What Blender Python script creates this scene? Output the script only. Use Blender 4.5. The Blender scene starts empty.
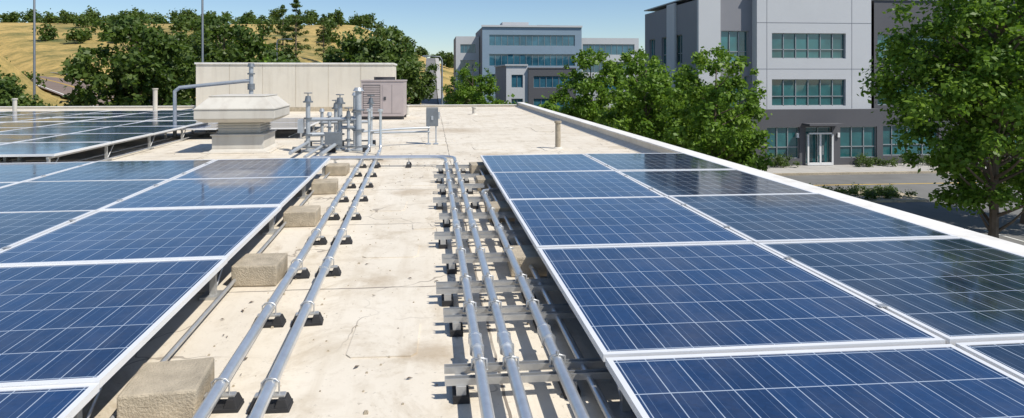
import bpy, math, random
import numpy as np
from mathutils import Vector
random.seed(7); rng=np.random.default_rng(11)
sc=bpy.context.scene
R=math.radians
# ---------------------------------------------------------------- helpers
class B:
    def __init__(s): s.v=[];s.f=[];s.m=[];s.sm=[]
    def add(s,vs,fs,mat=0,smooth=False):
        o=len(s.v); s.v.extend([tuple(p) for p in vs])
        for f in fs: s.f.append(tuple(i+o for i in f)); s.m.append(mat); s.sm.append(smooth)
    def box(s,x0,x1,y0,y1,z0,z1,mat=0):
        s.frus((x0,x1,y0,y1,z0),(x0,x1,y0,y1,z1),mat)
    def frus(s,a,b,mat=0):
        vs=[(a[0],a[2],a[4]),(a[1],a[2],a[4]),(a[1],a[3],a[4]),(a[0],a[3],a[4]),
            (b[0],b[2],b[4]),(b[1],b[2],b[4]),(b[1],b[3],b[4]),(b[0],b[3],b[4])]
        s.add(vs,[(0,3,2,1),(4,5,6,7),(0,1,5,4),(1,2,6,5),(2,3,7,6),(3,0,4,7)],mat)
    def tube(s,pts,r,mat=0,seg=12,caps=True):
        pts=[Vector(p) for p in pts]; n=len(pts)
        rs=r if isinstance(r,(list,tuple)) else [r]*n
        vs=[]; ref=None
        for i,p in enumerate(pts):
            if i==0: d=pts[1]-p
            elif i==n-1: d=p-pts[i-1]
            else: d=(pts[i+1]-p).normalized()+(p-pts[i-1]).normalized()
            if d.length<1e-6: d=Vector((0,0,1))
            d.normalize()
            if ref is None:
                ref=Vector((0,0,1)) if abs(d.z)<.9 else Vector((1,0,0))
            u=ref-d*ref.dot(d)
            if u.length<1e-4: u=Vector((0,1,0))-d*d.y
            u.normalize(); w=d.cross(u); ref=u
            for k in range(seg):
                a=2*math.pi*k/seg
                vs.append(p+(u*math.cos(a)+w*math.sin(a))*rs[i])
        fs=[]
        for i in range(n-1):
            for k in range(seg):
                k2=(k+1)%seg
                fs.append((i*seg+k,i*seg+k2,(i+1)*seg+k2,(i+1)*seg+k))
        s.add(vs,fs,mat,True)
        if caps:
            s.add(vs[:seg],[tuple(range(seg))[::-1]],mat)
            s.add(vs[-seg:],[tuple(range(seg))],mat)
    def obj(s,name,mats,loc=(0,0,0),rotz=0,parent=None,bevel=0,scale=1):
        me=bpy.data.meshes.new(name); me.from_pydata(s.v,[],s.f)
        for m in mats: me.materials.append(m)
        me.polygons.foreach_set('material_index',s.m)
        me.polygons.foreach_set('use_smooth',s.sm); me.update()
        return place(name,me,loc,rotz,parent,bevel,scale)
def place(name,me,loc=(0,0,0),rotz=0,parent=None,bevel=0,scale=1):
    o=bpy.data.objects.new(name,me); sc.collection.objects.link(o)
    o.location=loc; o.rotation_euler=(0,0,rotz)
    o.scale=(scale,)*3 if not isinstance(scale,tuple) else scale
    if parent: o.parent=parent
    if bevel:
        b=o.modifiers.new('bev','BEVEL'); b.width=bevel; b.segments=2; b.limit_method='ANGLE'
    return o
def empty(name,loc=(0,0,0),rotz=0):
    o=bpy.data.objects.new(name,None); sc.collection.objects.link(o); o.location=loc; o.rotation_euler=(0,0,rotz); return o
def arc(c,r,a0,a1,n=8):
    return [(c[0]+r*math.cos(a0+(a1-a0)*i/n),c[1]+r*math.sin(a0+(a1-a0)*i/n),c[2]) for i in range(n+1)]
# ---------------------------------------------------------------- materials
class NT:
    def __init__(s,name):
        s.mat=bpy.data.materials.new(name); s.mat.use_nodes=True
        s.t=s.mat.node_tree; s.p=s.t.nodes['Principled BSDF']; s.out=s.t.nodes['Material Output']
    def n(s,typ,**k):
        x=s.t.nodes.new(typ)
        for a,b in k.items(): setattr(x,a,b)
        return x
    def l(s,a,b): s.t.links.new(a,b)
    def _in(s,sock,v):
        if isinstance(v,bpy.types.NodeSocket): s.l(v,sock)
        else: sock.default_value=v
    def m(s,op,a,b=None,c=None):
        x=s.n('ShaderNodeMath',operation=op); s._in(x.inputs[0],a)
        if b is not None: s._in(x.inputs[1],b)
        if c is not None: s._in(x.inputs[2],c)
        return x.outputs[0]
    def mix(s,f,a,b,bt='MIX'):
        x=s.n('ShaderNodeMix',data_type='RGBA',blend_type=bt)
        s._in(x.inputs[0],f)
        for i,v in ((6,a),(7,b)):
            if isinstance(v,tuple): x.inputs[i].default_value=(*v,1)
            else: s.l(v,x.inputs[i])
        return x.outputs[2]
    def co(s,which='Object'):
        return s.n('ShaderNodeTexCoord').outputs[which]
    def pos(s): return s.n('ShaderNodeNewGeometry').outputs['Position']
    def noise(s,vec,scale,detail=5,rough=.6,dist=0):
        x=s.n('ShaderNodeTexNoise'); s.l(vec,x.inputs['Vector'])
        x.inputs['Scale'].default_value=scale; x.inputs['Detail'].default_value=detail
        x.inputs['Roughness'].default_value=rough; x.inputs['Distortion'].default_value=dist
        return x.outputs[0]
    def ramp(s,f,stops):
        x=s.n('ShaderNodeValToRGB'); s.l(f,x.inputs[0]); e=x.color_ramp.elements
        while len(e)<len(stops): e.new(.5)
        for i,(p,c) in enumerate(stops): e[i].position=p; e[i].color=(*c,1) if len(c)==3 else c
        return x.outputs[0]
    def mr(s,f,a,b,c=0,d=1):
        x=s.n('ShaderNodeMapRange'); s.l(f,x.inputs[0])
        for i,v in enumerate((a,b,c,d)): x.inputs[i+1].default_value=v
        return x.outputs[0]
    def bump(s,h,st=.3,dist=.01):
        x=s.n('ShaderNodeBump'); x.inputs['Strength'].default_value=st; x.inputs['Distance'].default_value=dist
        s.l(h,x.inputs['Height']); s.l(x.outputs[0],s.p.inputs['Normal'])
    def set(s,**k):
        for a,b in k.items(): s._in(s.p.inputs[a.replace('_',' ')],b if not isinstance(b,tuple) else (*b,1))
        return s
def simple(name,col,rough=.6,metal=0,var=.25,scale=6,bump=.15,bd=.005,spec=.5):
    t=NT(name); v=t.pos()
    n=t.noise(v,scale); n2=t.noise(v,scale*.13,3)
    a=tuple(c*(1-var) for c in col); b=tuple(min(1,c*(1+var)) for c in col)
    f=t.m('MULTIPLY_ADD',n2,.5,t.m('MULTIPLY',n,.5))
    c=t.ramp(f,[(.3,a),(.7,b)])
    t.set(Base_Color=c,Roughness=rough,Metallic=metal)
    t.p.inputs['Specular IOR Level'].default_value=spec
    if bump: t.bump(t.noise(v,scale*8,4),bump,bd)
    return t.mat
M={}
M['galv']=simple('galvanised_steel',(.72,.73,.735),.3,.75,.16,14,.1,.002)
M['strut']=simple('strut_steel',(.52,.52,.51),.42,.6,.25,10,.1,.002)
M['alu']=simple('anodised_aluminium',(.82,.82,.82),.4,.2,.05,5,0)
M['rubber']=simple('black_rubber',(.022,.022,.024),.7,0,.3,12,.3)
M['conc']=simple('concrete_block',(.43,.365,.27),.9,0,.36,9,.9,.014)
def streaky(name,col,stain,amt=.5):
    t=NT(name); v=t.pos(); mp=t.n('ShaderNodeMapping'); mp.inputs['Scale'].default_value=(2.2,2.2,.25); t.l(v,mp.inputs[0])
    n=t.noise(mp.outputs[0],1.2,6,.65); n2=t.noise(v,.6,5)
    c=t.ramp(n2,[(.3,tuple(x*.92 for x in col)),(.7,tuple(x*1.05 for x in col))])
    c=t.mix(t.mr(n,.5,.8,0,amt),c,stain); t.set(Base_Color=c,Roughness=.85); t.bump(t.noise(v,12,4),.25,.006); return t.mat
M['cream']=streaky('cream_stucco',(.66,.61,.52),(.40,.34,.26),.45)
M['creammetal']=streaky('painted_metal_cream',(.56,.53,.47),(.34,.29,.24),.5)
M['acpaint']=simple('ac_paint',(.42,.36,.35),.5,0,.12,3,.1)
M['dark']=simple('dark_louver',(.06,.06,.065),.5,0,.2,5,0)
M['pvc']=simple('pipe_paint',(.42,.45,.48),.4,.3,.15,5,.05)
M['valve']=simple('valve_bodies',(.20,.22,.24),.45,.4,.2,9,.1)
M['white']=streaky('parapet_white',(.74,.72,.68),(.42,.38,.32),.6)
M['bark']=simple('bark',(.16,.12,.085),.9,0,.4,7,.8,.03)
M['asph']=simple('asphalt',(.17,.167,.16),.9,0,.25,.7,.4)
M['roadasph']=simple('old_asphalt',(.20,.15,.125),.9,0,.2,.3,.3)
M['side']=simple('sidewalk_concrete',(.42,.40,.37),.85,0,.12,1.0,.2)
M['paint']=simple('road_paint',(.75,.75,.72),.7,0,.1,4,0)
M['ypaint']=simple('road_paint_yellow',(.65,.42,.06),.7,0,.1,4,0)
M['bwhite']=simple('building_white',(.53,.54,.555),.8,0,.05,.5,.15)
M['bgrey']=simple('building_grey',(.095,.095,.105),.8,0,.08,.5,.15)
M['bmid']=simple('building_midgrey',(.24,.24,.26),.8,0,.07,.5,.15)
M['bblue']=simple('building_bluegrey',(.22,.30,.38),.7,0,.08,.3,.1)
M['frame']=simple('window_frame',(.36,.38,.39),.45,.3,.05,3,0)
M['wframe']=simple('door_frame',(.75,.75,.75),.45,0,.05,3,0)
def glassmat(name,a,b_):
    t=NT(name); v=t.pos()
    n=t.noise(v,.35,3); c=t.ramp(n,[(.3,a),(.7,b_)])
    t.set(Base_Color=c,Roughness=.04); t.p.inputs['Specular IOR Level'].default_value=1.0
    t.bump(t.noise(v,.5,2),.1,.05); return t.mat
M['glass']=glassmat('teal_glass',(.010,.055,.065),(.04,.19,.20))
M['bglass']=glassmat('blue_glass',(.015,.07,.11),(.05,.17,.24))
# roof membrane
t=NT('roof_membrane'); v=t.pos()
n1=t.noise(v,.35,6,.65); n2=t.noise(v,2.2,6,.7,.4); n3=t.noise(v,26,4,.6); n4=t.noise(v,.9,8,.75,.6); n5=t.noise(v,7,6,.75)
base=t.ramp(n1,[(.3,(.62,.55,.445)),(.55,(.70,.635,.53)),(.75,(.73,.675,.58))])
c=t.mix(t.mr(n2,.50,.75,0,.55),base,(.45,.37,.26))
c=t.mix(t.mr(n4,.54,.66,0,.65),c,(.42,.34,.235))
c=t.mix(t.mr(n5,.55,.75,0,.4),c,(.38,.31,.22))
c=t.mix(t.mr(n3,.63,.74,0,.6),c,(.25,.21,.165))
sep=t.n('ShaderNodeSeparateXYZ'); t.l(v,sep.inputs[0])
mp=t.n('ShaderNodeMapping'); mp.inputs['Scale'].default_value=(3.5,.35,1); t.l(v,mp.inputs[0])
c=t.mix(t.mr(t.noise(mp.outputs[0],1.6,5,.6),.52,.74,0,.45),c,(.48,.40,.29))
for (sx,sy,sr) in ((.02,4.35,.32),(-.5,5.9,.25),(-.35,10.4,.5),(1.6,15.0,.8),(-1.2,14.2,.4),(.9,22,1.6)):
    vm=t.n('ShaderNodeVectorMath',operation='DISTANCE'); t.l(v,vm.inputs[0]); vm.inputs[1].default_value=(sx,sy,0)
    dd=t.m('ADD',vm.outputs['Value'],t.m('MULTIPLY_ADD',t.noise(v,4.5,5,.7),sr*1.6,-sr*.8))
    c=t.mix(t.mr(dd,sr*.2,sr*.9,.6,0),c,(.36,.27,.17))
wob=t.m('MULTIPLY_ADD',t.noise(v,1.1,3),.10,-.05)
def seam(axis,per,off):
    a=t.m('ADD',t.m('ADD',axis,wob),off)
    fr=t.m('ABSOLUTE',t.m('SUBTRACT',t.m('FRACT',t.m('DIVIDE',a,per)),.5))
    return t.m('LESS_THAN',fr,.010/per)
sm_=t.m('MAXIMUM',seam(sep.outputs[1],2.45,.4),seam(sep.outputs[0],6.1,2.6))
brk=t.mr(t.noise(v,1.7,2),.35,.5,.3,.95)
c=t.mix(t.m('MULTIPLY',sm_,brk),c,(.20,.17,.14))
vo=t.n('ShaderNodeTexVoronoi',feature='DISTANCE_TO_EDGE'); vo.inputs['Scale'].default_value=.8
wv=t.n('ShaderNodeVectorMath',operation='MULTIPLY_ADD'); nn=t.n('ShaderNodeTexNoise'); t.l(v,nn.inputs['Vector']); nn.inputs['Scale'].default_value=2.5
t.l(nn.outputs['Color'],wv.inputs[0]); wv.inputs[1].default_value=(.5,.5,.5); t.l(v,wv.inputs[2]); t.l(wv.outputs[0],vo.inputs['Vector'])
ck=t.m('MULTIPLY',t.m('LESS_THAN',vo.outputs['Distance'],.006),t.mr(t.noise(v,.8,2),.48,.58,0,.7))
c=t.mix(ck,c,(.25,.21,.17))
t.set(Base_Color=c,Roughness=.85)
hb=t.m('ADD',t.m('MULTIPLY',n2,.6),t.m('MULTIPLY',n3,.25)); t.bump(hb,.4,.02); M['roof']=t.mat
t=NT('roof_patch'); v=t.pos(); n=t.noise(v,5,5)
t.set(Base_Color=t.ramp(n,[(.3,(.55,.50,.42)),(.7,(.69,.64,.56))]),Roughness=.8); t.bump(n,.3,.01); M['patch']=t.mat
# solar cells : 12 x 6
PW,PL=2.18,2.22
def cellmat(name,base,tint):
    t=NT(name); o=t.co('Object'); sp=t.n('ShaderNodeSeparateXYZ'); t.l(o,sp.inputs[0])
    iw,il=PW-.11,PL-.11
    u=t.m('MULTIPLY_ADD',sp.outputs[0],12/iw,6.0); w=t.m('MULTIPLY_ADD',sp.outputs[1],6/il,3.0)
    fu=t.m('ABSOLUTE',t.m('SUBTRACT',t.m('FRACT',u),.5)); fw=t.m('ABSOLUTE',t.m('SUBTRACT',t.m('FRACT',w),.5))
    lu=t.m('GREATER_THAN',fu,.5-.017); lw=t.m('GREATER_THAN',fw,.5-.011)
    fb=t.m('ABSOLUTE',t.m('SUBTRACT',t.m('FRACT',t.m('MULTIPLY',u,2)),.5)); bus=t.m('LESS_THAN',fb,.018)
    cx=t.n('ShaderNodeCombineXYZ'); t.l(t.m('FLOOR',u),cx.inputs[0]); t.l(t.m('FLOOR',w),cx.inputs[1])
    oi=t.n('ShaderNodeObjectInfo'); t.l(oi.outputs['Random'],cx.inputs[2])
    wn=t.n('ShaderNodeTexWhiteNoise'); t.l(cx.outputs[0],wn.inputs[0])
    vo=t.n('ShaderNodeTexVoronoi'); t.l(o,vo.inputs['Vector']); vo.inputs['Scale'].default_value=38
    vsep=t.n('ShaderNodeSeparateColor'); t.l(vo.outputs['Color'],vsep.inputs[0])
    f=t.m('MULTIPLY_ADD',wn.outputs[0],.5,t.m('MULTIPLY',vsep.outputs[0],.3))
    f=t.m('MULTIPLY_ADD',oi.outputs['Random'],.3,f)
    c=t.mix(f,base,tint)
    c=t.mix(t.m('MULTIPLY',bus,.35),c,(.22,.30,.42))
    c=t.mix(t.m('MULTIPLY',t.m('MAXIMUM',lu,lw),.85),c,(.46,.53,.62))
    dust=t.mr(t.noise(t.pos(),1.3,6,.7),.45,.8,0,.12); c=t.mix(dust,c,(.42,.38,.32))
    t.set(Base_Color=c,Roughness=t.mr(t.noise(t.pos(),2.0,4),.3,.7,.04,.14)); t.p.inputs['Specular IOR Level'].default_value=.85
    return t.mat
M['cell']=cellmat('solar_cells_blue',(.006,.021,.068),(.013,.045,.132))
M['celld']=cellmat('solar_cells_dim_reflection',(.005,.011,.028),(.010,.023,.054))  # darker copy of the blue cells: varying reflection put into the colour
# terrain
t=NT('ground'); v=t.pos(); sp=t.n('ShaderNodeSeparateXYZ'); t.l(v,sp.inputs[0])
n=t.noise(v,.06,8,.7); n2=t.noise(v,.5,6,.7)
g=t.ramp(n,[(.36,(.08,.10,.028)),(.44,(.25,.20,.06)),(.54,(.47,.33,.11)),(.72,(.54,.38,.13))])
g=t.mix(t.mr(n2,.48,.70,0,.65),g,(.13,.125,.038))
flat=t.mix(t.mr(n,.4,.6),(.16,.15,.12),(.10,.11,.05))
c=t.mix(t.mr(sp.outputs[2],-4.7,-4.0),flat,g)
t.set(Base_Color=c,Roughness=.95); t.bump(n2,.8,.5); M['ground']=t.mat
# leaves
def leafmat(name,stops,tr=.35):
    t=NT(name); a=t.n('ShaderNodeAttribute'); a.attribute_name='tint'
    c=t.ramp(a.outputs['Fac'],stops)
    t.set(Base_Color=c,Roughness=.5); t.p.inputs['Specular IOR Level'].default_value=.35
    tr_=t.n('ShaderNodeBsdfTranslucent'); t.l(t.mix(.5,c,(.18,.32,.02)),tr_.inputs[0])
    mx=t.n('ShaderNodeMixShader'); mx.inputs[0].default_value=tr
    t.l(t.p.outputs[0],mx.inputs[1]); t.l(tr_.outputs[0],mx.inputs[2]); t.l(mx.outputs[0],t.out.inputs[0])
    return t.mat
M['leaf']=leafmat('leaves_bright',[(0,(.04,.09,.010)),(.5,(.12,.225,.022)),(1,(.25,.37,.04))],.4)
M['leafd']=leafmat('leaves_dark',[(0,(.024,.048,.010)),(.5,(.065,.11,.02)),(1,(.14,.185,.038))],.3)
# ---------------------------------------------------------------- foliage
def leaves(centers,rads,nper,size,aspect=.6,flat=.8):
    k=len(centers); C=np.repeat(np.array(centers),nper,0); Rr=np.repeat(np.array(rads),nper)
    N=len(C); d=rng.normal(size=(N,3)); d/=np.linalg.norm(d,axis=1)[:,None]
    rad=rng.random(N)**.45*(1+.25*rng.normal(size=N))
    P=C+d*(Rr*rad)[:,None]*np.array([1,1,flat])
    nrm=d*.6+rng.normal(size=(N,3))*.6+np.array([0,-.1,.5]); nrm/=np.linalg.norm(nrm,axis=1)[:,None]
    a=rng.normal(size=(N,3)); a-=nrm*(a*nrm).sum(1)[:,None]; a/=np.linalg.norm(a,axis=1)[:,None]
    b=np.cross(nrm,a); s=size*(.6+.8*rng.random(N))[:,None]
    V=np.stack([P-a*s*.5,P+b*s*.5*aspect-a*s*.05,P+a*s*.5,P-b*s*.5*aspect-a*s*.05],1).reshape(-1,3)
    ct=np.repeat(rng.random(k),nper)
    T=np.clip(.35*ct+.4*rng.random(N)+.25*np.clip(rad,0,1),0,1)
    return V,np.repeat(T,4)
def leafmesh(name,V,T,mats,tb=None):
    n=len(V); tv=len(tb.v) if tb else 0
    verts=(list(tb.v) if tb else [])+V.tolist()
    faces=(list(tb.f) if tb else [])+(np.arange(n).reshape(-1,4)+tv).tolist()
    me=bpy.data.meshes.new(name); me.from_pydata(verts,[],faces)
    for m in mats: me.materials.append(m)
    mi=[1]*len(tb.f) if tb else []
    me.polygons.foreach_set('material_index',mi+[0]*(n//4))
    at=me.attributes.new('tint','FLOAT','POINT')
    at.data.foreach_set('value',np.concatenate([np.zeros(tv),T]).astype(np.float32))
    me.update(); return me
def treemesh(name,H,Rc,z0,clumps,nper,size,mat,trunk_r=.16,upright=1.0):
    tb=B(); th0=z0*.9
    lean=(random.uniform(-.2,.2),random.uniform(-.2,.2))
    tb.tube([(0,0,-.3),(0,0,.3),(lean[0]*.5,lean[1]*.5,th0),(lean[0],lean[1],H*.6),(lean[0]*1.4,lean[1]*1.4,H*.9)],
            [trunk_r*1.5,trunk_r*1.1,trunk_r*.8,trunk_r*.45,.03],0,8)
    cs=[];rs=[]; zc=(H+z0)/2; hz=(H-z0)/2
    while len(cs)<clumps:
        d=rng.normal(size=3); d/=np.linalg.norm(d)
        q=rng.random()**.4
        zz=d[2]*q
        wid=1.0-.35*max(0,zz)**1.5 - .25*max(0,-zz)
        lump=1+.22*math.sin(3.1*math.atan2(d[1],d[0])+2.3*zz*3+H)
        c=np.array([lean[0]+d[0]*q*Rc*wid*lump,lean[1]+d[1]*q*Rc*wid*lump,zc+zz*hz*upright])
        cs.append(c); r=Rc*(.15+.14*rng.random())*(1.25-.45*q); rs.append(r)
    for c in cs[::2]:
        zb=max(th0*.8,min(c[2]-Rc*.45,H*.75)); 
        mid=((c[0]+lean[0])*.45,(c[1]+lean[1])*.45,zb+(c[2]-zb)*.4)
        tb.tube([(lean[0]*zb/H,lean[1]*zb/H,zb),mid,tuple(c)],[trunk_r*.38,trunk_r*.22,.015],0,5,False)
    V,T=leaves(cs,rs,nper,size)
    d=rng.normal(size=(clumps,3)); d/=np.linalg.norm(d,axis=1)[:,None]
    ex=[np.array([lean[0]+x[0]*Rc*.98,lean[1]+x[1]*Rc*.98,zc+x[2]*hz*1.0]) for x in d if x[2]>-.6]
    V2,T2=leaves(ex,[Rc*.11]*len(ex),max(10,nper//8),size)
    return leafmesh(name,np.concatenate([V,V2]),np.concatenate([T,T2]),[mat,M['bark']],tb)
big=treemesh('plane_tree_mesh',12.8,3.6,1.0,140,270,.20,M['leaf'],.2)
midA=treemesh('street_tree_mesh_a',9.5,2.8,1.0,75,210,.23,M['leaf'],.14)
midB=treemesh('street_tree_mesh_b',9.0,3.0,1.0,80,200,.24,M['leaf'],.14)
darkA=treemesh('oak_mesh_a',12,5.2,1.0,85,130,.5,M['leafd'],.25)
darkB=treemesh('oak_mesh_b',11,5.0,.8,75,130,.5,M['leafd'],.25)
def coniferm(H,Rb):
    tb=B(); tb.tube([(0,0,-.3),(0,0,H*.5),(0,0,H)],[.28,.16,.03],0,7)
    cs=[];rs=[]
    for i in range(60):
        q=random.random()**.8; z=H*(.22+.78*q); rr=Rb*(1-q)**.7*random.uniform(.3,1); a=random.uniform(0,6.28)
        cs.append(np.array([rr*math.cos(a),rr*math.sin(a),z])); rs.append(Rb*.22*(1.1-.5*q))
        if i%2==0: tb.tube([(0,0,z-.5),tuple(cs[-1])],[.06,.015],0,4,False)
    V,T=leaves(cs,rs,70,.5,.4,.5); return leafmesh('pine_mesh',V,T,[M['leafd'],M['bark']],tb)
pine=coniferm(16,4.2)
# ---------------------------------------------------------------- terrain
def sm(a,b,t):
    t=np.clip((t-a)/(b-a),0,1); return t*t*(3-2*t)
def rx(y): return 33+.9*(np.maximum(y,78)-78)
def th(x,y):
    x=np.asarray(x,float); y=np.asarray(y,float)
    xl=sm(-12,-38,x); r=6.3*sm(50,140,y)*xl
    d=(-x-rx(y))*.75
    hill=21*sm(5,27,d)*sm(34,82,y)
    ridge=20*sm(150,300,y)*sm(70,-40,x)+5*sm(120,170,y)*sm(10,-30,x)*sm(5,-12,d)
    bmp=(np.sin(x*.06+1.3)*np.cos(y*.05)+.5*np.sin(x*.13+y*.11))*1.2*sm(10,60,hill*2+ridge)
    return -5+r+hill+ridge+bmp
gx=np.concatenate([np.linspace(-3000,-260,14),np.arange(-240,130,4.),np.linspace(150,3000,14)])
gy=np.concatenate([np.linspace(-400,-40,5),np.arange(-30,420,4.),np.linspace(440,4200,16)])
X,Y=np.meshgrid(gx,gy); Z=th(X,Y); nx=len(gx); ny=len(gy)
vs=np.stack([X,Y,Z],-1).reshape(-1,3).tolist()
fs=[(j*nx+i,j*nx+i+1,(j+1)*nx+i+1,(j+1)*nx+i) for j in range(ny-1) for i in range(nx-1)]
g=B(); g.add(vs,fs,0,True); g.obj('ground',[M['ground']])
def zt(x,y): return float(th(x,y))
def strip(name,path,w,mat,dz,lines=None):
    b=B(); L=[]
    for i,(x,y) in enumerate(path):
        a=path[max(0,i-1)]; c=path[min(len(path)-1,i+1)]
        d=Vector((c[0]-a[0],c[1]-a[1])).normalized(); n=Vector((-d.y,d.x)); L.append((x,y,n))
    def rib(o0,o1,dzz,mi):
        v=[];f=[]
        for k,(x,y,n) in enumerate(L):
            z=zt(x,y)+dzz
            v+= [(x+n.x*o0,y+n.y*o0,z),(x+n.x*o1,y+n.y*o1,z)]
            if k: f.append((2*k-2,2*k-1,2*k+1,2*k))
        b.add(v,f,mi)
    rib(-w/2,w/2,dz,0)
    for (o,ww,mi) in (lines or []): rib(o-ww/2,o+ww/2,dz+.02,mi)
    return b.obj(name,[mat,M['paint'],M['ypaint'],M['side']])
yy=np.arange(46,200,5.)
strip('hill_road',[(-float(rx(y)),float(y)) for y in yy],9.5,M['roadasph'],.4,[(-.15,.15,2),(.15,.15,2),(-4.2,.2,1),(4.2,.2,1)])
strip('street',[(-2.5,float(y)) for y in np.arange(60,330,6.)],8,M['asph'],.05,[(0,.15,2),(-5,1.6,3),(5,1.6,3)])
b=B(); pts=[]
for y in np.arange(60,200,4.):
    x=-float(rx(y))+6.6; z=zt(x-6.2,y)+.35; pts.append((x,y,z+.55)); b.box(x-.06,x+.06,y-.06,y+.06,z-2,z+.6,0)
b.tube(pts,.11,0,6); b.obj('guard_rail',[M['strut']])
# ---------------------------------------------------------------- our building + roof
b=B(); b.box(-34,5.9,-6,38.6,-5.2,0,1); b.obj('warehouse_walls',[M['roof'],M['cream']])
rf=B(); rf.add([(-34,-6,.004),(5.6,-6,.004),(5.6,38.4,.004),(-34,38.4,.004)],[(0,1,2,3)],0); rf.obj('roof',[M['roof']])
pa=B(); pa.box(5.58,5.87,-6,38.6,.0,.262,0)
y=-6
while y<38.5:
    y1=min(y+3.05,38.62); pa.box(5.54,5.92,y,y1-.014,.264,.30,1); y=y1
pa.box(-34,5.53,38.35,38.6,.0,.13,0)
x=-34
while x<5.5:
    x1=min(x+3.05,5.53); pa.box(x,x1-.012,38.30,38.65,.132,.16,1); x=x1
pa.obj('parapet_wall',[M['cream'],M['white']],bevel=.006)
b=B(); b.add([(5.36,-6,.008),(5.575,-6,.12),(5.575,38.3,.12),(5.36,38.3,.008)],[(0,1,2,3)],0); b.obj('parapet_flashing',[M['patch']])
b=B()
for (x,y,w,l) in [(-.35,4.6,.5,.6),(-.45,6.9,.6,.5),(-.65,9.3,.5,.7),(-.2,11.2,.7,.5),(-.5,3.3,.4,.35),(1.7,16.5,1.1,.7),(.2,19,1.0,1.4),(-2.6,15.0,.9,.7),(3.4,16.2,.75,.75),(.2,26,1.5,1.2),(4.2,22,.9,1.6),(-.1,8.0,.3,.3),(-1.0,20.5,1.4,.9),(2.4,27,1.0,1.5)]:
    a=random.uniform(-.05,.05); ca,sa=math.cos(a),math.sin(a)
    P=[]
    for (px,py) in [(-1,-.85),(-.85,-1),(.85,-1),(1,-.85),(1,.85),(.85,1),(-.85,1),(-1,.85)]:
        qx,qy=px*w/2,py*l/2; P.append((x+qx*ca-qy*sa,y+qx*sa+qy*ca))
    n=8; b.add([(p[0],p[1],.004) for p in P]+[(p[0],p[1],.014) for p in P],[tuple(range(n,2*n))]+[(i,(i+1)%n,n+(i+1)%n,n+i) for i in range(n)],0)
b.obj('membrane_patches',[M['roof']])
b=B()
for i in range(420):
    x=random.uniform(-1.6,1.0); y=random.uniform(2.2,14); s=random.uniform(.003,.009)
    if random.random()<.2: s*=1.8
    b.frus((x-s,x+s,y-s,y+s,.004),(x-s*.5,x+s*.6,y-s*.6,y+s*.4,.004+s*1.1),0)
b.obj('roof_gravel',[M['conc']])
b=B()
for i in range(130):
    x=random.choice([random.uniform(-1.9,-1.2),random.uniform(.1,1.2),random.uniform(-1.3,.3),random.uniform(4.9,5.35)]); y=random.uniform(2.2,20); a=random.uniform(0,6.28); s=random.uniform(.012,.03)
    c_,s_=math.cos(a)*s,math.sin(a)*s
    b.add([(x-c_,y-s_,.012),(x+s_*.4,y-c_*.4,.018),(x+c_,y+s_,.014),(x-s_*.4,y+c_*.4,.02)],[(0,1,2,3)],0)
b.obj('dry_leaves',[M['bark']])
# ---------------------------------------------------------------- solar panels
def panelmesh(name,cell):
    b=B(); w,l=PW/2,PL/2; fr=.034; h=.045
    b.box(-w,w,-l,-l+fr,-h,0,0); b.box(-w,w,l-fr,l,-h,0,0)
    b.box(-w,-w+fr,-l+fr,l-fr,-h,-.0004,0); b.box(w-fr,w,-l+fr,l-fr,-h,-.0004,0)
    b.box(-w+fr,w-fr,-l+fr,l-fr,-.012,-.004,1)
    me=bpy.data.meshes.new(name); me.from_pydata(b.v,[],b.f); me.materials.append(M['alu']); me.materials.append(cell)
    me.polygons.foreach_set('material_index',b.m); return me
pm=panelmesh('panel_mesh',M['cell']); pmd=panelmesh('panel_dim_reflection_mesh',M['celld'])
def array(loc,rotz,cols,rows,side,z=.35,pitch_y=2.26,pitch_x=2.21,dark=(),y0=0):
    e=empty('solar_panel_array',loc,rotz)
    k=0
    for c in range(cols):
        for r in range(rows):
            k+=1
            o=place(f'solar_panel_{k}',pmd if c in dark else pm,(side*(pitch_x*(c+.5)),y0+pitch_y*(r+.5),z+random.uniform(-.004,.004)),0,e)
            o.rotation_euler=(R(random.uniform(-.4,.4)),R(random.uniform(-.25,.25)),0)
    b=B()
    for c in range(cols):
        for off in (.14,PW-.14):
            x=side*(pitch_x*c+off)
            b.box(x-.02,x+.02,y0,y0+pitch_y*rows,z-.10,z-.06,0)
            for r in range(rows+1):
                yy=y0+pitch_y*r; yy=min(max(yy,y0+.05),y0+pitch_y*rows-.05)
                b.box(x-.025,x+.025,yy-.025,yy+.025,.02,z-.1,0); b.box(x-.09,x+.09,yy-.09,yy+.09,.005,.03,0)
                if r<rows and c==0: b.tube([(x,yy+.05,.05),(x,yy+.35,z-.09)],.012,0,6)
    for off in (.0,.5):
        x=side*(off+.02)
        b.tube([(x,y0+.1,.07),(x,y0+pitch_y*rows-.1,.07)],.018,0,8)
    for c in range(cols+1):
        for r in range(rows):
            for q in (.25,.75):
                x=side*(pitch_x*c); yy=y0+pitch_y*(r+q)
                if 0<c<cols: b.box(x-.03,x+.03,yy-.025,yy+.025,z+.008,z+.013,0)
    b.obj('racking',[M['strut']],parent=e)
    return e
array((1.0,-1.06,0),0,2,6,1,dark=(1,))
LR=R(1.6)
array((-1.64,-1.05,0),LR,3,6,-1,pitch_y=2.225,pitch_x=2.21,dark=(1,2))
array((-7.45,12.6,0),R(1.0),6,4,-1,z=.45,pitch_y=2.25)
array((-4.0,19.5,0),R(1),2,2,-1,z=.36)
array((-8.2,22.8,0),R(1.0),6,3,-1,z=.38,pitch_y=2.25)
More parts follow.
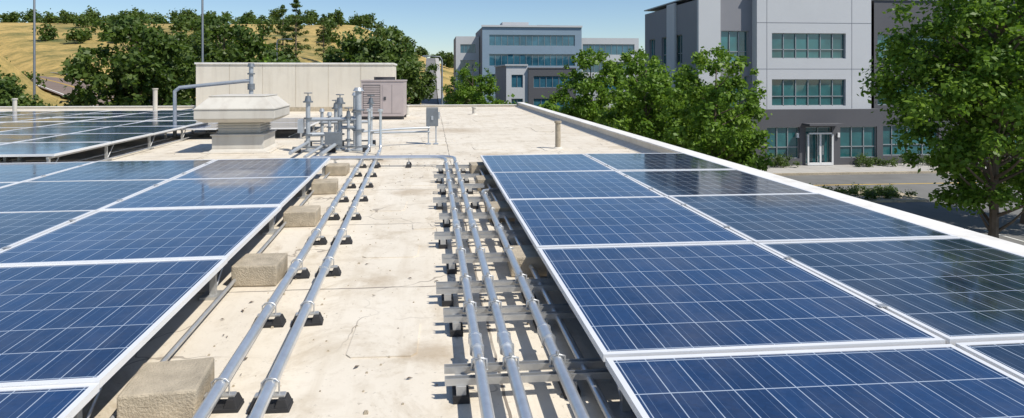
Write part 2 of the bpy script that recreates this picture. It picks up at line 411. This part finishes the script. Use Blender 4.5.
# ---------------------------------------------------------------- ballast blocks
def block(x,y,rot=0):
    b=B(); b.box(-.21,.21,-.21,.21,.006,.205,0)
    b.obj('concrete_block',[M['conc']],(x,y,0),rot+random.uniform(-.1,.1),bevel=.014)
for (x,y) in [(-1.57,3.75),(-1.67,6.05),(-1.74,8.3),(-1.82,10.5),(-1.9,12.4)]: block(x,y,LR)
for (x,y) in [(1.0,6.1),(.98,8.35),(1.0,10.6),(1.0,12.3)]: block(x,y)
# ---------------------------------------------------------------- left conduits with rubber feet
def lx(x0,y): return x0-math.tan(LR)*y
def foot(x,y,z,rot=0,name='rubber_pipe_support'):
    b=B()
    for s in (-1,1):
        b.frus((s*.075-.05,s*.075+.05,-.06,.06,.004),(s*.075-.022,s*.075+.022,-.045,.045,.075),0)
    b.box(-.12,.12,-.06,.06,.003,.028,0)
    b.box(-.09,.09,-.022,.022,.076,.092,1)
    b.tube([(-.052,0,.09),(-.052,0,z+.02)],.006,1,6); b.tube([(.052,0,.09),(.052,0,z+.02)],.006,1,6)
    b.tube([(-.052,0,z+.015),(-.03,0,z+.038),(0,0,z+.044),(.03,0,z+.038),(.052,0,z+.015)],.006,1,6)
    b.obj(name,[M['rubber'],M['strut']],(x,y,0),rot,bevel=.004)
zc=.14
for x0,yend in ((-1.16,15.4),(-.86,15.2)):
    b=B(); n=14
    b.tube([(lx(x0,y),y,zc) for y in np.linspace(-1,yend,n)],.038,0,14)
    for y in np.arange(2.9,yend,3.0): b.tube([(lx(x0,y-.06),y-.06,zc),(lx(x0,y+.06),y+.06,zc)],.047,0,14)
    xe=lx(x0,yend); b.tube([(xe,yend,zc),(xe,yend+.12,zc+.03),(xe,yend+.16,zc+.15),(xe,yend+.16,1.1)],.034,0,12)
    b.tube([(xe,yend+.16,1.1),(xe,yend+.16,1.16)],.07,0,12)
    b.obj('conduit_pipe',[M['galv']])
    for y in np.arange(2.55,14.5,1.19): foot(lx(x0,y),y+random.uniform(-.05,.05),zc,LR+random.uniform(-.06,.06))
# ---------------------------------------------------------------- right conduits on strut racks
zr=.185
def pipe(pts,r,coup=(),name='conduit_pipe'):
    b=B(); b.tube(pts,r,0,14)
    for (x,y,z) in coup:
        b.tube([(x,y-.07,z),(x,y+.07,z)],r*1.28,0,14)
        b.tube([(x,y-.10,z),(x,y-.07,z)],r*1.5,0,6); b.tube([(x,y+.07,z),(x,y+.10,z)],r*1.5,0,6)
    b.obj(name,[M['galv']])
Yh=13.25
for xr,dy,xl0 in ((.30,0,-2.3),(.50,.16,-2.6)):
    c=(xr-.35,Yh+dy-.35,zr+.02)
    pts=[(xr,-1,zr)]+[(xr,y,zr) for y in np.linspace(1,Yh+dy-.8,9)]+arc(c,.35,0,math.pi/2,8)+[(xl0,Yh+dy,zr+.03)]
    pipe(pts,.036,[(xr,4.05,zr),(xr,7.3,zr),(xr,10.4,zr)])
pipe([(.80,-1,zr),(.80,5,zr),(.80,9.3,zr),(.83,9.5,zr-.02),(1.0,9.7,zr-.04),(1.6,9.75,zr-.04)],.036,[(.80,4.15,zr),(.80,7.1,zr)])
pipe([(.98,-1,.11),(.98,12.4,.11)],.02,name='thin_conduit')
def rack(y,x0=.12,x1=1.15):
    b=B()
    for dy in (-.075,.075):
        b.box(x0,x1,y+dy-.021,y+dy+.021,.105,.112,0)
        b.box(x0,x1,y+dy-.021,y+dy-.017,.112,.148,0); b.box(x0,x1,y+dy+.017,y+dy+.021,.112,.148,0)
    for x in (x0+.1,x1-.25):
        b.box(x-.05,x+.05,y-.12,y+.12,.004,.05,1); b.box(x-.03,x+.03,y-.11,y+.11,.051,.104,0)
    for xp in (.30,.50,.80):
        if xp>.7 and y>9.3: continue
        b.box(xp-.055,xp+.055,y-.016,y+.016,.149,.154,0)
        b.tube([(xp-.046,y,.154),(xp-.046,y,.215),(xp,y,.228),(xp+.046,y,.215),(xp+.046,y,.154)],.008,0,6)
        b.tube([(xp,y,.225),(xp,y,.25)],.012,0,6)
    b.obj('pipe_rack',[M['strut'],M['rubber']])
for y in (2.2,3.72,4.72,5.35,6.2,7.1,8.0,9.1,10.2,11.3,12.4): rack(y+random.uniform(-.05,.05),random.uniform(.02,.12), 1.12 if y<9 else .9)
for x in (-2.1,-1.2,-.5):
    foot(x,Yh,zr,R(90)); foot(x,Yh+.16,zr,R(90))
# ---------------------------------------------------------------- piping manifold
def vpipe(b,x,y,z1,r=.05,top='valve'):
    b.tube([(x,y,.0),(x,y,z1)],r,0,14); b.tube([(x,y,0),(x,y,.05)],r*2.4,0,14)
    for z in (z1*.35,z1*.68): 
        b.tube([(x,y,z-.018),(x,y,z-.002)],r*1.9,1,12); b.tube([(x,y,z+.002),(x,y,z+.018)],r*1.9,1,12)
    if top=='valve':
        b.tube([(x,y,z1),(x,y,z1+.04)],r*2.2,1,12); b.tube([(x,y,z1+.04),(x,y,z1+.17)],[r*1.5,r*1.1],1,12)
        b.tube([(x,y,z1+.17),(x,y,z1+.25)],.015,1,8)
        ring=[(x+.1*math.cos(a),y+.1*math.sin(a),z1+.25) for a in np.linspace(0,2*math.pi,13)]
        b.tube(ring,.012,1,6,False); b.tube([(x-.1,y,z1+.25),(x+.1,y,z1+.25)],.009,1,6)
    else:
        b.tube([(x,y,z1),(x,y,z1+.09)],[r*1.7,r*1.1],0,12)
b=B()
for (x,y,z,r,tp) in [(-3.25,16.2,1.3,.06,'valve'),(-3.05,17.1,1.0,.045,'cap'),(-2.45,16.4,1.25,.065,'valve'),(-2.15,17.2,1.45,.055,'cap'),(-1.95,16.3,1.6,.085,'cap'),(-1.72,17.3,1.2,.05,'valve'),(-2.75,17.6,1.05,.05,'valve'),(-2.7,16.25,.95,.045,'cap'),(-2.2,16.2,.9,.04,'valve')]:
    vpipe(b,x,y,z,r,tp)
b.tube([(-3.3,16.2,.85),(-1.9,16.3,.85)],.055,0,12); b.tube([(-3.25,16.2,.45),(-2.45,16.4,.45)],.055,0,12)
b.tube([(-2.45,16.4,.62),(-1.95,16.3,.62)],.05,0,12); b.tube([(-3.05,17.1,.7),(-1.7,17.3,.7)],.045,0,12)
b.tube([(-2.45,16.4,.8),(-2.15,17.2,.8)],.045,0,12)
b.tube([(-3.25,16.2,.25),(-3.25,14.2,.22)],.045,0,12); b.tube([(-2.45,16.4,.25),(-2.5,13.9,.22)],.045,0,12); b.tube([(-2.8,16.6,.2),(-2.8,13.6,.2)],.035,0,12)
b.tube([(-1.95,16.3,.5),(-.9,17.2,.5),(-.05,17.5,.5)],.03,0,12)
b.tube([(-1.72,17.3,.38),(-.05,17.55,.38)],.03,0,12)
b.box(-2.72,-2.3,15.6,15.8,.25,.55,1); b.box(-3.5,-3.36,16.1,16.3,.5,.85,0)
b.box(-3.6,-1.6,15.95,16.0,.12,.16,1); b.box(-3.6,-1.6,17.45,17.5,.12,.16,1)
for x in (-3.5,-2.6,-1.7):
    for y in (15.97,17.47): b.box(x-.1,x+.1,y-.06,y+.06,.005,.12,2)
b.obj('pipe_manifold',[M['pvc'],M['valve'],M['rubber']])
b=B(); b.box(-.16,.16,-.09,.09,.55,1.05,0); b.box(-.175,.175,-.105,-.092,.54,1.06,0); b.box(-.03,.03,-.125,-.106,.72,.84,1)
b.box(-.17,.17,-.1,.1,1.062,1.08,0)
b.box(-.13,-.09,.0,.04,.02,.55,1); b.box(.09,.13,.0,.04,.02,.55,1); b.box(-.18,-.04,-.1,.14,.004,.03,1); b.box(.04,.18,-.1,.14,.004,.03,1)
b.box(.175,.22,-.03,.01,.75,.95,1)
b.obj('electrical_disconnect_box',[M['valve'],M['pvc']],(0.02,17.6,0),bevel=.008)
# ---------------------------------------------------------------- roof ventilator
b=B()
b.box(-1.0,1.0,-1.0,1.0,.005,.03,1)
b.frus((-.86,.86,-.86,.86,.031),(-.76,.76,-.76,.76,.10),0); b.box(-.76,.76,-.76,.76,.10,.44,0); b.box(-.80,.80,-.80,.80,.441,.48,0)
b.box(-.62,.62,-.62,.62,.481,.80,0)
for i in range(4): b.box(-.66,.66,-.66,.66,.52+i*.07,.545+i*.07,0)
b.frus((-.95,.95,-.95,.95,.80),(-1.15,1.15,-1.15,1.15,.90),0); b.box(-1.15,1.15,-1.15,1.15,.902,1.14,0); b.box(-1.175,1.175,-1.175,1.175,1.141,1.165,0)
b.frus((-1.15,1.15,-1.15,1.15,1.166),(-.80,.80,-.85,.85,1.46),0); b.box(-.82,.82,-.87,.87,1.461,1.49,0)
b.obj('roof_ventilator',[M['creammetal'],M['patch']],(-5.05,16.8,0),R(2),bevel=.01,scale=(.86,.86,1))
b=B(); x,y=-5.9,20.3
b.tube([(x,y,0),(x,y,2.3)],.07,0,14); b.tube([(x,y,2.3),(x,y,2.42)],[.12,.09],1,14); b.tube([(x,y,1.55),(x,y,1.75)],.115,1,14); b.tube([(x,y,2.05),(x,y,2.1)],.12,1,14)
b.tube([(x,y,1.85),(x-.35,y,1.82),(x-2.3,y+.1,1.62),(x-2.45,y+.1,1.5),(x-2.45,y+.1,0)],.06,0,12)
b.tube([(x,y,0),(x,y,.05)],.2,0,14)
b.obj('gas_vent_pipe',[M['pvc'],M['valve']])
def stack(x,y,h,r,m='creammetal'):
    b=B(); b.tube([(0,0,0),(0,0,.06)],[r*2.2,r*1.2],1,14); b.tube([(0,0,.04),(0,0,h)],r,0,14); b.tube([(0,0,h),(0,0,h+.05)],[r*1.35,r*1.3],0,14)
    b.obj('vent_stack',[M[m],M['patch']],(x,y,0))
stack(3.45,16.2,.72,.075,'conc'); stack(-14.5,33,1.3,.11); stack(-19.5,30,.9,.09); stack(-1.2,30,.5,.08); stack(2.2,31,.35,.1)
# penthouse wall
b=B(); XL=-13.0; b.box(XL,-2.2,34.5,37.9,0,2.65,0); b.box(XL-.06,-2.14,34.44,37.96,2.652,2.75,1)
for i in range(1,6): b.box(XL+i*1.8-.008,XL+i*1.8+.008,34.492,34.498,.27,2.64,2)
b.box(XL,-2.2,34.47,34.497,.0,.25,2)
b.obj('penthouse_wall',[M['cream'],M['white'],M['conc']])
# AC unit
b=B(); W,Dp,Hh=.96,.9,1.75
b.box(-W,W,-Dp,Dp,.16,Hh,0); b.box(-W-.03,W+.03,-Dp-.03,Dp+.03,Hh+.002,Hh+.07,0)
for y in (-.7,.7): b.box(-W,W,y-.06,y+.06,.005,.158,1)
b.box(-.88,-.1,-Dp-.012,-Dp-.004,.3,1.6,1)
for i in range(15): b.box(-.86,-.12,-Dp-.03,-Dp-.013,.34+i*.083,.395+i*.083,0)
b.box(.0,.86,-Dp-.015,-Dp-.004,.3,1.6,0); b.box(.42,.435,-Dp-.02,-Dp-.016,.3,1.6,1)
b.box(.06,.16,-Dp-.04,-Dp-.017,.9,1.05,1)
b.tube([(0,0,Hh+.07),(0,0,Hh+.2)],.5,1,24); b.tube([(0,0,Hh+.2),(0,0,Hh+.21)],.53,0,24)
b.obj('air_conditioning_unit',[M['acpaint'],M['dark']],(-2.2,28.6,0),R(-2),bevel=.01)
# ---------------------------------------------------------------- right hand lot
b=B(); b.add([(6.2,-10,-4.97),(80,-10,-4.97),(80,41,-4.97),(6.2,41,-4.97)],[(0,1,2,3)],0)
for i in range(16):
    x=14+i*2.7; b.add([(x,20,-4.965),(x+.1,20,-4.965),(x+.1,25,-4.965),(x,25,-4.965)],[(0,1,2,3)],1)
b.add([(10,36.2,-4.965),(70,36.2,-4.965),(70,36.35,-4.965),(10,36.35,-4.965)],[(0,1,2,3)],2)
b.obj('parking_lot',[M['asph'],M['paint'],M['ypaint']])
b=B(); b.box(8,80,40.2,43.9,-4.99,-4.83,0); b.box(8,80,40.0,40.19,-4.99,-4.82,1)
for i in range(40): b.box(8+i*1.8-.01,8+i*1.8+.01,40.25,43.85,-4.829,-4.826,1)
b.box(14,27.5,31,34,-4.99,-4.85,1)
b.obj('sidewalk',[M['side'],M['conc']])
def hedge(x0,x1,y0,y1,z0,h):
    cs=[];rs=[]
    n=int((x1-x0)*(y1-y0)*3)+4
    for i in range(n): cs.append(np.array([random.uniform(x0,x1),random.uniform(y0,y1),z0+random.uniform(.1,h-.2)])); rs.append(.32)
    V,T=leaves(cs,rs,110,.12); return place('hedge',leafmesh('hedge',V,T,[M['leafd']]))
hedge(22,27.6,42.3,43.4,-4.85,1.1); hedge(32.0,40,42.3,43.4,-4.85,1.0); hedge(14.5,27,31.3,33.6,-4.85,.5)
# ---------------------------------------------------------------- buildings
def facade(b,org,u,nrm,width,z0,z1,ops,mw,depth=.22,mg=3,mf=4):
    org=Vector(org);u=Vector(u);n=Vector(nrm)
    def P(a,z,d=0): q=org+u*a-n*d; return (q.x,q.y,z)
    us=sorted({0,width,*[o[0] for o in ops],*[o[1] for o in ops]}); zs=sorted({z0,z1,*[o[2] for o in ops],*[o[3] for o in ops]})
    for i in range(len(us)-1):
        for j in range(len(zs)-1):
            ca,cz=(us[i]+us[i+1])/2,(zs[j]+zs[j+1])/2
            if any(o[0]<ca<o[1] and o[2]<cz<o[3] for o in ops): continue
            b.add([P(us[i],zs[j]),P(us[i+1],zs[j]),P(us[i+1],zs[j+1]),P(us[i],zs[j+1])],[(0,1,2,3)],mw)
    for o in ops:
        a,c,e,f=o[:4]
        b.add([P(a,e),P(a,e,depth),P(c,e,depth),P(c,e)],[(0,1,2,3)],mw); b.add([P(a,f),P(c,f),P(c,f,depth),P(a,f,depth)],[(0,1,2,3)],mw)
        b.add([P(a,e),P(a,f),P(a,f,depth),P(a,e,depth)],[(0,1,2,3)],mw); b.add([P(c,e),P(c,e,depth),P(c,f,depth),P(c,f)],[(0,1,2,3)],mw)
        nc,nr=o[4],o[5]
        for k in range(nc):
            xa,xb=a+(c-a)*k/nc,a+(c-a)*(k+1)/nc; e1=random.uniform(-.006,.006); e2=random.uniform(-.006,.006)
            b.add([P(xa,e,depth-.012+e1),P(xb,e,depth-.012-e1),P(xb,f,depth-.012+e2),P(xa,f,depth-.012-e2)],[(0,1,2,3)],mg)
        def bar(a0,a1,e0,e1):
            vs=[P(a0,e0,depth-.02),P(a1,e0,depth-.02),P(a1,e1,depth-.02),P(a0,e1,depth-.02),P(a0,e0,depth-.09),P(a1,e0,depth-.09),P(a1,e1,depth-.09),P(a0,e1,depth-.09)]
            b.add(vs,[(4,5,6,7),(0,1,5,4),(1,2,6,5),(2,3,7,6),(3,0,4,7)],mf)
        w=.028
        for k in range(nc+1):
            x=a+(c-a)*k/nc; x=min(max(x,a+w),c-w); bar(x-w,x+w,e,f)
        for k in range(nr+1):
            z=e+(f-e)*(k/nr if nr!=2 else (0,.36,1)[k]); z=min(max(z,e+w),f-w); bar(a+2*w,c-2*w,z-w,z+w)
BM=[M['bwhite'],M['bgrey'],M['bmid'],M['glass'],M['frame'],M['wframe']]
b=B(); G=-5.0; T=9.0
facade(b,(18.9,44.6,0),(1,0,0),(0,-1,0),4.4,G,8.2,[(1.9,4.1,3.0,5.5,3,2),(1.9,4.1,-.5,2.0,3,2),(1.9,4.1,-4.4,-1.6,3,2)],2)
b.box(18.86,20.6,44.3,44.58,G,8.2,0)
facade(b,(23.3,43.9,0),(1,0,0),(0,-1,0),9.3,-.55,T,[(1.2,7.2,3.35,5.3,6,2),(1.2,7.2,-.30,1.75,6,2)],0)
b.add([(23.3,43.9,-.55),(23.3,43.9,T),(23.3,54,T),(23.3,54,-.55)],[(0,1,2,3)],0)
b.add([(32.6,43.9,-.55),(32.6,54,-.55),(32.6,54,T),(32.6,43.9,T)],[(0,1,2,3)],0)
facade(b,(22.6,43.55,0),(1,0,0),(0,-1,0),10.7,G,-.551,[(1.3,3.9,-4.3,-1.9,3,2),(4.4,6.5,-4.75,-1.9,2,1),(7.2,10.2,-4.3,-1.9,3,2)],1)
b.add([(22.6,43.55,-.551),(33.3,43.55,-.551),(33.3,54,-.551),(22.6,54,-.551)],[(0,1,2,3)],1)
b.add([(22.6,43.55,G),(22.6,43.55,-.551),(22.6,54,-.551),(22.6,54,G)],[(0,1,2,3)],1)
b.box(26.7,29.5,42.6,43.54,-1.75,-1.6,1)
for x in (27.07,28.05,29.03): b.box(x-.06,x+.06,43.32,43.42,-4.8,-2.45,5)
b.box(27.14,28.96,43.32,43.42,-2.44,-2.32,5); b.box(27.14,27.98,43.32,43.42,-4.8,-4.6,5); b.box(28.12,28.96,43.32,43.42,-4.8,-4.6,5)
for x in (27.9,28.2): b.tube([(x,43.28,-4.0),(x,43.28,-3.3)],.02,5,6)
facade(b,(33.3,44.5,0),(1,0,0),(0,-1,0),16,G,8.0,[(.3,5.5,3.35,5.3,4,2),(.3,5.5,-.3,1.75,4,2),(7,14,3.35,5.3,6,2),(7,14,-.3,1.75,6,2),(.3,5.5,-4.3,-1.9,4,2),(7,14,-4.3,-1.9,6,2)],1)
so=[]
for k in range(3):
    for z in (3.0,-.5,-4.2): so.append((1.2+k*3.0,2.6+k*3.0,z,z+2.4,2,2))
facade(b,(18.9,56,0),(0,-1,0),(-1,0,0),11.4,G,7.9,so,2)
b.box(18.7,18.88,48.5,50.2,G,8.1,0)
b.add([(18.9,44.6,7.9),(49.3,44.6,7.9),(49.3,56,7.9),(18.9,56,7.9)],[(0,1,2,3)],2)
b.box(18.8,23.19,44.5,56,8.201,8.3,4); b.box(23.2,32.7,43.8,54.1,T+.001,T+.12,4); b.box(33.31,49.3,44.4,56,8.001,8.12,4)
b.add([(49.3,44.5,G),(49.3,56,G),(49.3,56,8),(49.3,44.5,8)],[(0,1,2,3)],1); b.add([(18.9,56,G),(18.9,56,7.9),(49.3,56,7.9),(49.3,56,G)],[(0,1,2,3)],2)
for z in (2.55,6.1): b.box(23.3,32.6,43.885,43.898,z-.012,z+.012,2)
for x in (24.1,31.0): b.box(x-.01,x+.01,43.884,43.897,-.5,T,2)
for x in (26.3,29.6): b.box(x-.08,x+.08,43.42,43.54,-2.7,-2.35,5)
b.obj('office_building',BM,(1.5,0,0))
# far blue-grey office
b=B(); Y0=130; 
facade(b,(5.5,Y0+6,0),(1,0,0),(0,-1,0),5.3,G,11,[(1,4.5,7.2,9.2,4,1),(1,4.5,3.2,5.6,4,1),(1,4.5,-.8,1.6,4,1)],0)
facade(b,(11,Y0,0),(1,0,0),(0,-1,0),22,G,12.7,[(1.5,20.5,8.6,11.0,14,1),(1.5,20.5,4.2,6.8,14,1),(1.5,20.5,-.2,2.4,14,1)],1)
facade(b,(33,Y0+3,0),(1,0,0),(0,-1,0),14,G,10.6,[(1,13,6.8,9.2,9,1),(1,13,2.8,5.2,9,1),(1,13,-1.2,1.2,9,1)],0)
b.add([(11,Y0,G),(11,Y0,12.7),(11,Y0+20,12.7),(11,Y0+20,G)],[(0,1,2,3)],2)
b.add([(5.5,Y0+6,G),(5.5,Y0+6,11),(5.5,Y0+20,11),(5.5,Y0+20,G)],[(0,1,2,3)],2)
b.box(5.5,10.9,Y0+6.2,Y0+20,10.9,11.0,2); b.box(11.1,33,Y0+.2,Y0+20,12.5,12.68,2); b.box(33.1,47,Y0+3.2,Y0+20,10.3,10.5,2)
b.box(16,22,Y0+5,Y0+10,12.7,14.2,0); b.box(24,27,Y0+5,Y0+8,12.7,13.6,2)
b.box(10.8,33.1,Y0-.3,Y0-.01,12.7,13.1,0)
b.obj('blue_office_building',[M['bwhite'],M['bblue'],M['bmid'],M['bglass'],M['frame']])
b=B(); facade(b,(11.5,92,0),(1,0,0),(0,-1,0),3.4,G,3.6,[(.8,2.6,-4.5,-1.5,2,1),(.8,2.6,.2,2.2,2,1)],0)
facade(b,(14.9,91.6,0),(1,0,0),(0,-1,0),7.5,G,3.2,[(.8,6.8,-4.5,-1.5,5,1),(.8,6.8,.2,2.0,6,1)],2)
b.add([(14.9,91.6,G),(14.9,91.6,3.2),(14.9,92,3.2),(14.9,92,G)],[(0,1,2,3)],2)
b.add([(11.5,92,G),(11.5,92,3.6),(11.5,108,3.6),(11.5,108,G)],[(0,1,2,3)],1); b.box(11.3,14.85,91.8,108,3.601,3.8,0); b.box(14.86,22.5,91.5,108,3.201,3.35,1)
b.obj('low_commercial_building',[M['bwhite'],M['bmid'],M['bgrey'],M['bglass'],M['frame']])
# ---------------------------------------------------------------- trees
def tree(me,x,y,s,name='deciduous_tree',rot=None,zs=None):
    place(name,me,(x,y,zt(x,y)-.05),random.uniform(0,6.28) if rot is None else rot,scale=(s,s,zs or s))
tree(big,22.2,22.0,1.02,'sycamore_tree',.4)
tree(big,28.0,26,1.05,'sycamore_tree',2.0)
tree(midA,14.0,29.0,.89,'street_tree'); tree(midB,12.8,35,.92,'street_tree'); tree(midA,11.8,43,.95,'street_tree')
tree(midB,17.2,35,.82,'street_tree'); tree(midA,15.2,44,.95,'street_tree'); tree(midB,18.0,38.5,.76,'street_tree')
tree(midB,4.2,62,.92,'street_tree'); tree(midB,-9,70,.95,'street_tree')
for (x,y,s) in [(-34.0,49,.68),(-37.5,51,.74),(-28.3,60,1.05),(-23.5,70,1.12),(-19.5,84,.72),(-7.5,80,1.22),(-11.5,88,1.0),(-4.5,98,.95),(-16,92,.66),(-25,92,.75),(-36,92,.95)]:
    tree(random.choice([darkA,darkB]),x,y,s,'oak_tree')
for (x,y,s) in [(-33,150,1.05),(-38,158,.9),(-29,165,.85),(-12,170,.8)]: tree(pine,x,y,s,'pine_tree')
def mass(name,spots,per,size,mat):
    cs=[];rs=[]
    for (x,y,h,r) in spots:
        z=zt(x,y)
        for k in range(7):
            a=random.uniform(0,6.28); q=random.uniform(.2,.75)*r
            cs.append(np.array([x+q*math.cos(a),y+q*math.sin(a),z+h*random.uniform(.2,.8)])); rs.append(r*random.uniform(.35,.55))
        cs.append(np.array([x,y,z+h*.8])); rs.append(r*.45)
    V,T=leaves(cs,rs,per,size,.8,1.0); place(name,leafmesh(name,V,T,[mat]))
sp=[]
for i in range(420):
    y=random.uniform(120,330); px=random.uniform(-30,520); x=(px-431)*y/600
    d=(-x-float(rx(y)))*.75
    if abs(d)<9 or (abs(x+2.5)<8): continue
    if px<150 and y<200: continue
    dens=.14+.6*(math.sin(x*.06+1)*math.cos(y*.03)>0.1)
    if y<280 and px<400 and random.random()>dens: continue
    sp.append((x,y,random.uniform(3,8),random.uniform(2.6,4.6)))
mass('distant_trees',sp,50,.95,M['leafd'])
sp=[(x+random.uniform(-3,3),random.uniform(305,340),random.uniform(3,10),random.uniform(3,6)) for x in range(-190,60,8)]
sp+=[(x+random.uniform(-4,4),random.uniform(170,210),random.uniform(7,12),random.uniform(4,6)) for x in range(30,190,7)]
mass('ridge_trees',sp,80,1.2,M['leafd'])
sp=[]
for i in range(120):
    y=random.uniform(84,150); x=-float(rx(y))-random.uniform(13,48)
    k=random.random()
    sp.append((x,y,.5+2.4*k*k*k,.7+1.5*k*k))
mass('hillside_shrubs',sp,40,.4,M['leafd'])
sp=[(random.uniform(-30,2),random.uniform(100,118),random.uniform(4,7),random.uniform(3,4)) for i in range(14)]
sp+=[(random.uniform(26,60),random.uniform(75,90),random.uniform(5,8),random.uniform(3,4)) for i in range(14)]
sp+=[(random.uniform(8,24),random.uniform(80,88),random.uniform(1.5,3.5),random.uniform(1.5,2.4)) for i in range(8)]
sp=[s for s in sp if abs(s[0]+2.5)>7]
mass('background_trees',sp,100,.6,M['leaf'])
# ---------------------------------------------------------------- street lamps
def lamp(x,y,h,side=1):
    b=B(); b.tube([(0,0,0),(0,0,.4)],.16,0,10); b.tube([(0,0,.4),(0,0,h-.5),(side*.25,0,h-.1),(side*1.8,0,h)],[.13,.10,.08,.06],0,10)
    b.frus((side*2.1-.4,side*2.1+.4,-.14,.14,h-.1),(side*2.1-.25,side*2.1+.25,-.09,.09,h+.06),1)
    b.obj('street_lamp',[M['valve'],M['valve']],(x,y,zt(x,y)))
lamp(-41.0,66,15,-1); lamp(-22.0,60,16,-1); lamp(-26,104,11,1); lamp(1.3,75,9.5,-1)
# ---------------------------------------------------------------- world, sun, camera
EL,AZ=R(54),R(128)
w=bpy.data.worlds.new('World'); sc.world=w; w.use_nodes=True; nt=w.node_tree
bg=nt.nodes['Background']; sk=nt.nodes.new('ShaderNodeTexSky'); sk.sky_type='NISHITA'; sk.sun_disc=False
sk.sun_elevation=EL; sk.sun_rotation=AZ; sk.air_density=1.0; sk.dust_density=.15; sk.ozone_density=5.0
nt.links.new(sk.outputs[0],bg.inputs[0]); bg.inputs[1].default_value=.12
L=bpy.data.lights.new('sun','SUN'); L.energy=4.95; L.angle=R(.5); L.color=(1,.95,.86)
lo=bpy.data.objects.new('sun',L); sc.collection.objects.link(lo)
dv=Vector((math.sin(AZ)*math.cos(EL),math.cos(AZ)*math.cos(EL),math.sin(EL)))
lo.rotation_euler=dv.to_track_quat('Z','Y').to_euler(); lo.location=(0,0,30)
cam=bpy.data.cameras.new('camera'); co=bpy.data.objects.new('camera',cam); sc.collection.objects.link(co)
co.location=(0,0,2.0); co.rotation_euler=(R(90),0,R(-5))
cam.sensor_width=36; cam.lens=36*600/1024; cam.shift_x=28/1024; cam.shift_y=-133/1024; cam.clip_end=6000; cam.clip_start=.05
sc.camera=co
sc.view_settings.view_transform='Standard'; sc.view_settings.look='None'; sc.view_settings.exposure=0
